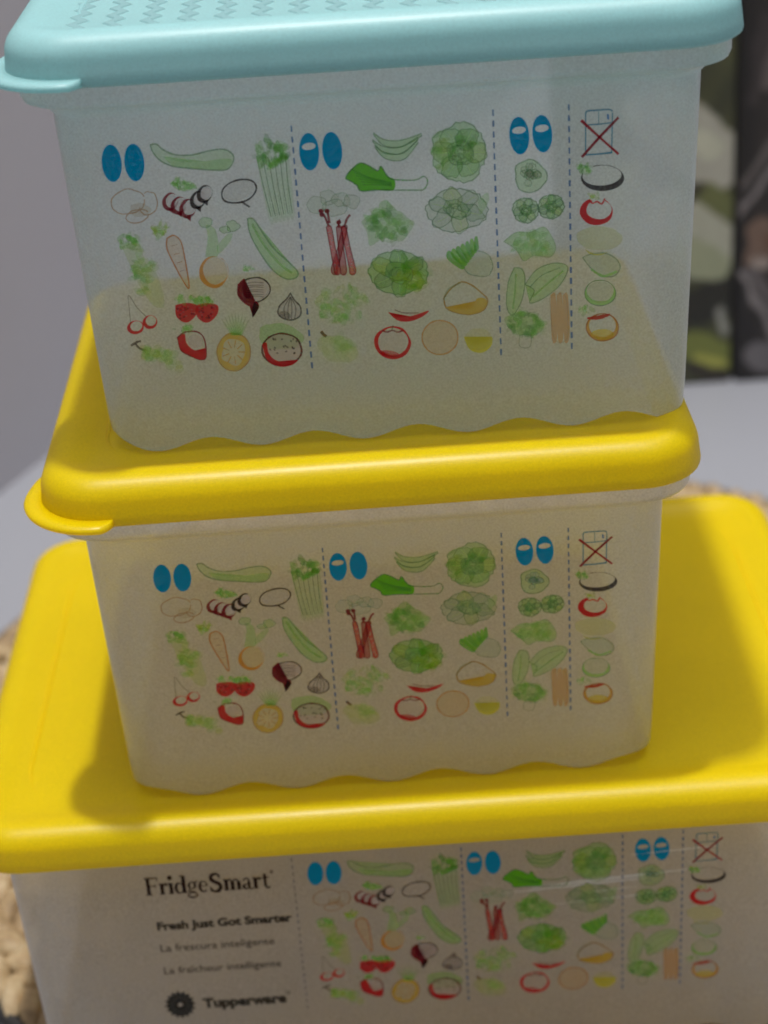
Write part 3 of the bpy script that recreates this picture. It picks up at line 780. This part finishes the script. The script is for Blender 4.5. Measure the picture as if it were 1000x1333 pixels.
Z_MAT = 0.012
HB, HMID, HT = 0.0985, 0.1050, 0.1109
zB = Z_MAT; zM = zB + HB - 0.0022; zT = zM + HMID - 0.0022
WB, DB = 0.2553, 0.1753
bot, bot_body, bot_lid = container((0.0075, 0.0096, zB), -0.0019, WB, DB, HB, M_YEL,
    'largest frosted storage container with wide yellow lid and black brand lettering, bottom of the stack',
    lambda u, v: (u * 0.956 + 29.7, -25.6 + (v + 32.5) * 0.915), tab=False, waves=27, phase=0, base_mat=M_BODY, rim=0.0056)
mid, mid_body, mid_lid = container((0, 0, zM), 0.002, 0.170, 0.147, HMID, M_YEL,
    'frosted storage container with yellow lid in the middle of the stack',
    lambda u, v: (u * 0.977 + 6.0, -32.7 + (v + 32.6) * 0.918), phase=13.2)
top, top_body, top_lid = container((0.009, 0.0068, zT), -0.0189, 0.1729, 0.147, HT, M_AQUA,
    'frosted storage container with pale aqua zigzag-ridged lid on top of the stack',
    lambda u, v: (u, v), phase=5.0)

# lettering on the bottom container
sw = serif_word()
kx = 36.3 / 5.37
ink_mesh('printed_fridgesmart_lettering'.replace('fridgesmart_', 'word_'), sw.sh, lambda x, y: (-79.0 + x * kx, -29.4 + y * 8.6), WB, DB, HB, bot_body)
for txt, u0, width, v0, size, bold, col in (
        ('Fresh Just Got Smarter', -77.4, 38.6, -42.4, 4.1, 0.05, (52, 50, 50)),
        ('La frescura inteligente', -77.4, 32.8, -50.6, 3.8, 0.012, (84, 80, 80)),
        ('La fra\u00eecheur intelligente', -77.4, 34.0, -59.2, 3.8, 0.012, (84, 80, 80)),
        ('Tupperware', -67.6, 24.6, -73.2, 5.0, 0.055, (48, 48, 48))):
    vv, tt = font_tris(txt, size, width, bold)
    ink_mesh('printed_word_lettering', [('t', (vv, tt), col, 0.92)], lambda x, y: (u0 + x, v0 + y), WB, DB, HB, bot_body)
ra = rosette(0, 0, 1)
A = Art(); A.band(ell(-42.4, -69.6, 0.7, 0.7, 0, 16), ell(-42.4, -69.6, 0.4, 0.4, 0, 16), (48, 48, 48), 0.9)
ink_mesh('printed_registered_mark', A.sh, lambda x, y: (x, y), WB, DB, HB, bot_body)
ink_mesh('printed_rosette_emblem', ra.sh, lambda x, y: (-74.2 + x * 4.1, -71.4 + y * 5.0), WB, DB, HB, bot_body)
# dashed divider left of the pictures, only on the large container
A = Art()
for i in range(23):
    v0 = -19.5 - 58 * i / 23
    A.line([(-37.2, v0), (-37.2, v0 - 0.7), (-37.2, v0 - 1.4)], 0.42, (70, 112, 168), 0.6)
ink_mesh('printed_dashed_line', A.sh, lambda x, y: (x, y), WB, DB, HB, bot_body)

# painted streaks of pale glare across the front of the large container
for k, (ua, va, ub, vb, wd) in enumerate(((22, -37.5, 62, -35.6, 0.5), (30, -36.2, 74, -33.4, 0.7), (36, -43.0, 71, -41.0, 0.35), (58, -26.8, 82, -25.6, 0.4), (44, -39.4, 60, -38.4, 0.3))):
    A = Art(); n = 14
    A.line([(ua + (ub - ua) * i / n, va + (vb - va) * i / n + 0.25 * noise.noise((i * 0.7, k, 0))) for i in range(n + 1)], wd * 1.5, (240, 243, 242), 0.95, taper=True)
    ink_mesh('glare_streak', A.sh, lambda x, y: (x, y), WB, DB, HB, bot_body)

# zigzag ridges on the aqua lid
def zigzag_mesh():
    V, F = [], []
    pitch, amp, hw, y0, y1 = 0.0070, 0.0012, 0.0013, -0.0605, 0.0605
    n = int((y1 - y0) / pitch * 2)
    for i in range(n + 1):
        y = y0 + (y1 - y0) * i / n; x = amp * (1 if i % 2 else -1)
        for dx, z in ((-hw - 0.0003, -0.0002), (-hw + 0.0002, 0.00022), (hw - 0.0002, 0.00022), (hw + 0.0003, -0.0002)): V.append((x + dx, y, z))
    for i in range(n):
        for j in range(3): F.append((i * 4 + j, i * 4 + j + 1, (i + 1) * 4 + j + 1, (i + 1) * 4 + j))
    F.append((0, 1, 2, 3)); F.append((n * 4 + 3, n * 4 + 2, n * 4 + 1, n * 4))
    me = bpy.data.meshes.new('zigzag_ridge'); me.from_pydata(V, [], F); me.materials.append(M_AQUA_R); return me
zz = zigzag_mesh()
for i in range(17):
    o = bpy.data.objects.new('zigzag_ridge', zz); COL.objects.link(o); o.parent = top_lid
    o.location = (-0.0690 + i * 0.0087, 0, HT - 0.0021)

# ------------------------------------------------------------------ woven mat
def strand_mesh(L, Wd, T):
    V, F = [], []
    n, k = 5, 6
    for i in range(n):
        t = i / (n - 1); s = (math.sin(math.pi * (0.12 + 0.76 * t))) ** 0.6
        for j in range(k):
            a = 2 * math.pi * j / k
            V.append(((t - 0.5) * L, math.cos(a) * Wd / 2 * s, math.sin(a) * T / 2 * s - T * 0.35 * abs(2 * t - 1) ** 2))
    for i in range(n - 1):
        for j in range(k):
            j2 = (j + 1) % k; F.append((i * k + j, i * k + j2, (i + 1) * k + j2, (i + 1) * k + j))
    F.append(tuple(reversed(range(k)))); F.append(tuple(range((n - 1) * k, n * k)))
    me = bpy.data.meshes.new('strand'); me.from_pydata(V, [], F); me.polygons.foreach_set('use_smooth', [True] * len(me.polygons))
    me.materials.append(M_STRAW); return me
MC, MR = Vector((0.034, 0.117, 0)), 0.2165
mat_root = empty('woven_mat', tuple(MC))
tag(mat_root, 'round beige woven straw mat under the stack of containers', 'mat')
variants = [strand_mesh(0.0195, 0.0095, 0.0080), strand_mesh(0.0210, 0.0088, 0.0074), strand_mesh(0.0180, 0.0102, 0.0086)]
rnd = random.Random(3); spots = []
r = MR - 0.0055; ri = 0
while r > 0.02:
    cnt = int(2 * math.pi * r / 0.0105); sgn = 1 if ri % 2 else -1
    for i in range(cnt):
        t = 2 * math.pi * (i + 0.5 * (ri % 2)) / cnt + rnd.uniform(-0.01, 0.01) * 0.02 / r
        z = 0.0062 + rnd.uniform(-0.0007, 0.0007)
        spots.append((Vector((r * math.cos(t), r * math.sin(t), z)), t + math.pi / 2 + sgn * math.radians(33 + rnd.uniform(-7, 7)), rnd.uniform(-0.12, 0.12), rnd.randrange(3), rnd.uniform(0.88, 1.08)))
    r -= 0.0098; ri += 1
Minv = cam.matrix_world.inverted()
def vis_rank(s):
    wpt = s[0] + MC
    hid = 0.0 if (wpt.x < -0.108 or wpt.y > 0.10 or wpt.x > 0.128 or wpt.y < -0.07) else 10.0
    return hid + (wpt - Vector((-0.13, -0.02, 0))).length if wpt.x < 0.05 else hid + min(0.3, (wpt - Vector((0.16, 0.25, 0))).length)
spots.sort(key=vis_rank)
def spot_matrix(s): return Matrix.Translation(s[0]) @ Matrix.Rotation(s[1], 4, 'Z') @ Matrix.Rotation(s[2], 4, 'Y') @ Matrix.Scale(s[4], 4)
for s in spots[:280]:
    o = bpy.data.objects.new('strand', variants[s[3]]); COL.objects.link(o); o.parent = mat_root; o.matrix_local = spot_matrix(s)
V, F = [], []
for s in spots[280:]:
    mtx = spot_matrix(s); me = variants[s[3]]; off = len(V)
    V += [tuple(mtx @ v.co) for v in me.vertices]; F += [tuple(i + off for i in p.vertices) for p in me.polygons]
tag(mk('strand_weave', V, F, M_STRAW, mat_root), kind='stuff')
# backing of the mat and a dark ring round its rim
V = [(MR * 0.97 * math.cos(2 * math.pi * i / 96), MR * 0.97 * math.sin(2 * math.pi * i / 96), z) for z in (0.0008, 0.0045) for i in range(96)]
F = [tuple(reversed(range(96))), tuple(range(96, 192))] + [(i, (i + 1) % 96, 96 + (i + 1) % 96, 96 + i) for i in range(96)]
mk('backing', V, F, painted_surface('dark_straw', rgb(92, 70, 44), 0.8, 400, 0.0004), mat_root, smooth=False)
V, F = [], []
for i in range(160):
    t = 2 * math.pi * i / 160
    for j in range(8):
        a_ = 2 * math.pi * j / 8; rr = MR + 0.0012 + 0.0026 * math.cos(a_)
        V.append((rr * math.cos(t), rr * math.sin(t), 0.0030 + 0.0026 * math.sin(a_)))
for i in range(160):
    for j in range(8): F.append((i * 8 + j, ((i + 1) % 160) * 8 + j, ((i + 1) % 160) * 8 + (j + 1) % 8, i * 8 + (j + 1) % 8))
mk('rim_ring', V, F, M_BOARD, mat_root)

# ------------------------------------------------------------------ printed picture panels leaning behind, right
def seg(px, py, ax, ay, bx, by):
    dx, dy = bx - ax, by - ay; t = max(0, min(1, ((px - ax) * dx + (py - ay) * dy) / (dx * dx + dy * dy)))
    return math.hypot(px - ax - t * dx, py - ay - t * dy)
def sm(e0, e1, x):
    t = max(0.0, min(1.0, (x - e0) / (e1 - e0))); return t * t * (3 - 2 * t)
def mixc(a, b, t): return tuple(a[i] + (b[i] - a[i]) * t for i in range(3))

def paint_leaves(x, y, w, h):
    """x from the right edge leftwards (mm), y up from the bottom (mm)."""
    wx = x + 2.0 * noise.noise((x * 0.12, y * 0.12, 1)); wy = y + 2.0 * noise.noise((x * 0.12, y * 0.12, 9))
    c = mixc((40, 42, 32), (74, 76, 46), 0.5 + 0.5 * noise.noise((x * 0.08, y * 0.06, 3)))
    def leaf(c, ax, ay, bx, by, wd, col, soft=1.2):
        d = seg(wx, wy, ax, ay, bx, by)
        return mixc(c, col, 1 - sm(wd - soft, wd + soft, d))
    c = leaf(c, 10, 122, 40, 150, 16, (152, 150, 138)); c = leaf(c, 12, 128, 32, 138, 6, (168, 168, 150))
    c = leaf(c, 14, 76, 34, 92, 17, (154, 154, 138)); c = leaf(c, 10, 66, 26, 74, 9, (138, 142, 116))
    c = leaf(c, 0, 95, 14, 104, 6, (92, 96, 58)); c = leaf(c, 22, 103, 18, 108, 3, (50, 48, 36))
    c = leaf(c, 26, 42, -4, 50, 10, (34, 34, 28)); c = leaf(c, 6, 40, 3, 30, 2.6, (130, 130, 122))
    c = leaf(c, 2, 14, 20, 22, 8.5, (104, 110, 52)); c = leaf(c, 4, 10, 18, 15, 2.5, (150, 150, 70)); c = leaf(c, 0, 2, 20, 9, 3, (46, 40, 34))
    c = leaf(c, 60, 30, 58, 110, 14, (120, 126, 96)); c = leaf(c, 50, 170, 20, 190, 14, (60, 66, 44))
    return c
def paint_bark(x, y, w, h):
    """x from the left edge rightwards (mm), y up from the bottom (mm)."""
    wx = x + 2.5 * noise.noise((x * 0.09, y * 0.09, 5)); wy = y + 2.5 * noise.noise((x * 0.09, y * 0.09, 7))
    c = mixc((24, 22, 22), (58, 50, 46), sm(2, 16, wx) * (0.5 + 0.5 * noise.noise((x * 0.1, y * 0.05, 3))))
    def st(c, ax, ay, bx, by, wd, col, soft=1.0):
        return mixc(c, col, 1 - sm(wd - soft, wd + soft, seg(wx, wy, ax, ay, bx, by)))
    c = st(c, -2, 92, 22, 124, 3.4, (112, 106, 106)); c = st(c, 2, 108, 24, 138, 1.8, (88, 82, 80)); c = st(c, 2, 100, 24, 130, 1.2, (26, 24, 24))
    c = st(c, 10, 70, 12, 84, 6.5, (104, 84, 72)); c = st(c, 11, 66, 14, 66, 3.2, (140, 128, 120)); c = st(c, 18, 78, 24, 60, 4, (92, 66, 52))
    c = st(c, 3, 62, 24, 16, 1.8, (120, 114, 114)); c = st(c, 8, 62, 28, 26, 2.4, (92, 86, 86)); c = st(c, 1, 48, 16, 12, 1.3, (26, 24, 26))
    c = st(c, 14, 14, 40, 10, 9, (96, 92, 94)); c = st(c, 14, 160, 24, 200, 5, (84, 76, 74)); c = st(c, 6, 150, 12, 190, 3, (50, 44, 44))
    for k in range(6): c = st(c, 30 + k * 13, 0, 24 + k * 15, 210, 3 + k % 3, (96 - 6 * k, 84 - 5 * k, 78 - 4 * k))
    return c

def panel(x0, x1, y, h, th, fn, flip, label, lean):
    root = empty('picture_panel', ((x0 + x1) / 2, y, 0)); root.rotation_euler = (lean, 0, 0)
    tag(root, label, 'picture', 'printed picture panels behind the stack')
    w_ = x1 - x0; bv = 0.0012
    bm = bmesh.new(); bmesh.ops.create_cube(bm, size=1.0)
    bmesh.ops.scale(bm, vec=(w_, th, h), verts=bm.verts); bmesh.ops.translate(bm, vec=(0, th / 2, h / 2), verts=bm.verts)
    bmesh.ops.bevel(bm, geom=list(bm.edges), offset=bv, segments=2, affect='EDGES')
    me = bpy.data.meshes.new('board'); bm.to_mesh(me); bm.free(); me.materials.append(M_BOARD)
    o = bpy.data.objects.new('board', me); COL.objects.link(o); o.parent = root
    nx, nz = int(w_ * 1000), int(h * 1000 * 0.8); V, F, C = [], [], []
    for j in range(nz + 1):
        for i in range(nx + 1):
            x = -w_ / 2 + 0.0008 + (w_ - 0.0016) * i / nx; z = 0.0008 + (h - 0.0016) * j / nz
            V.append((x, -0.0006, z)); mm = ((w_ / 2 - x) if flip else (w_ / 2 + x)) * 1000
            c = fn(mm, z * 1000, w_, h); C += [lin(c[0]), lin(c[1]), lin(c[2]), 1.0]
    for j in range(nz):
        for i in range(nx): q = j * (nx + 1) + i; F.append((q, q + 1, q + nx + 2, q + nx + 1))
    s = mk('print_sheet', V, F, M_PRINT, root, smooth=False)
    at = s.data.color_attributes.new('ink', 'FLOAT_COLOR', 'POINT'); at.data.foreach_set('color', C)
    return root
panel(0.100, 0.1910, 0.425, 0.27, 0.014, paint_leaves, True, 'printed panel with pale and green leaves behind the top container', -0.02)
panel(0.1925, 0.305, 0.4235, 0.28, 0.014, paint_bark, False, 'dark printed panel with grey twisted bark at the right edge', -0.02)
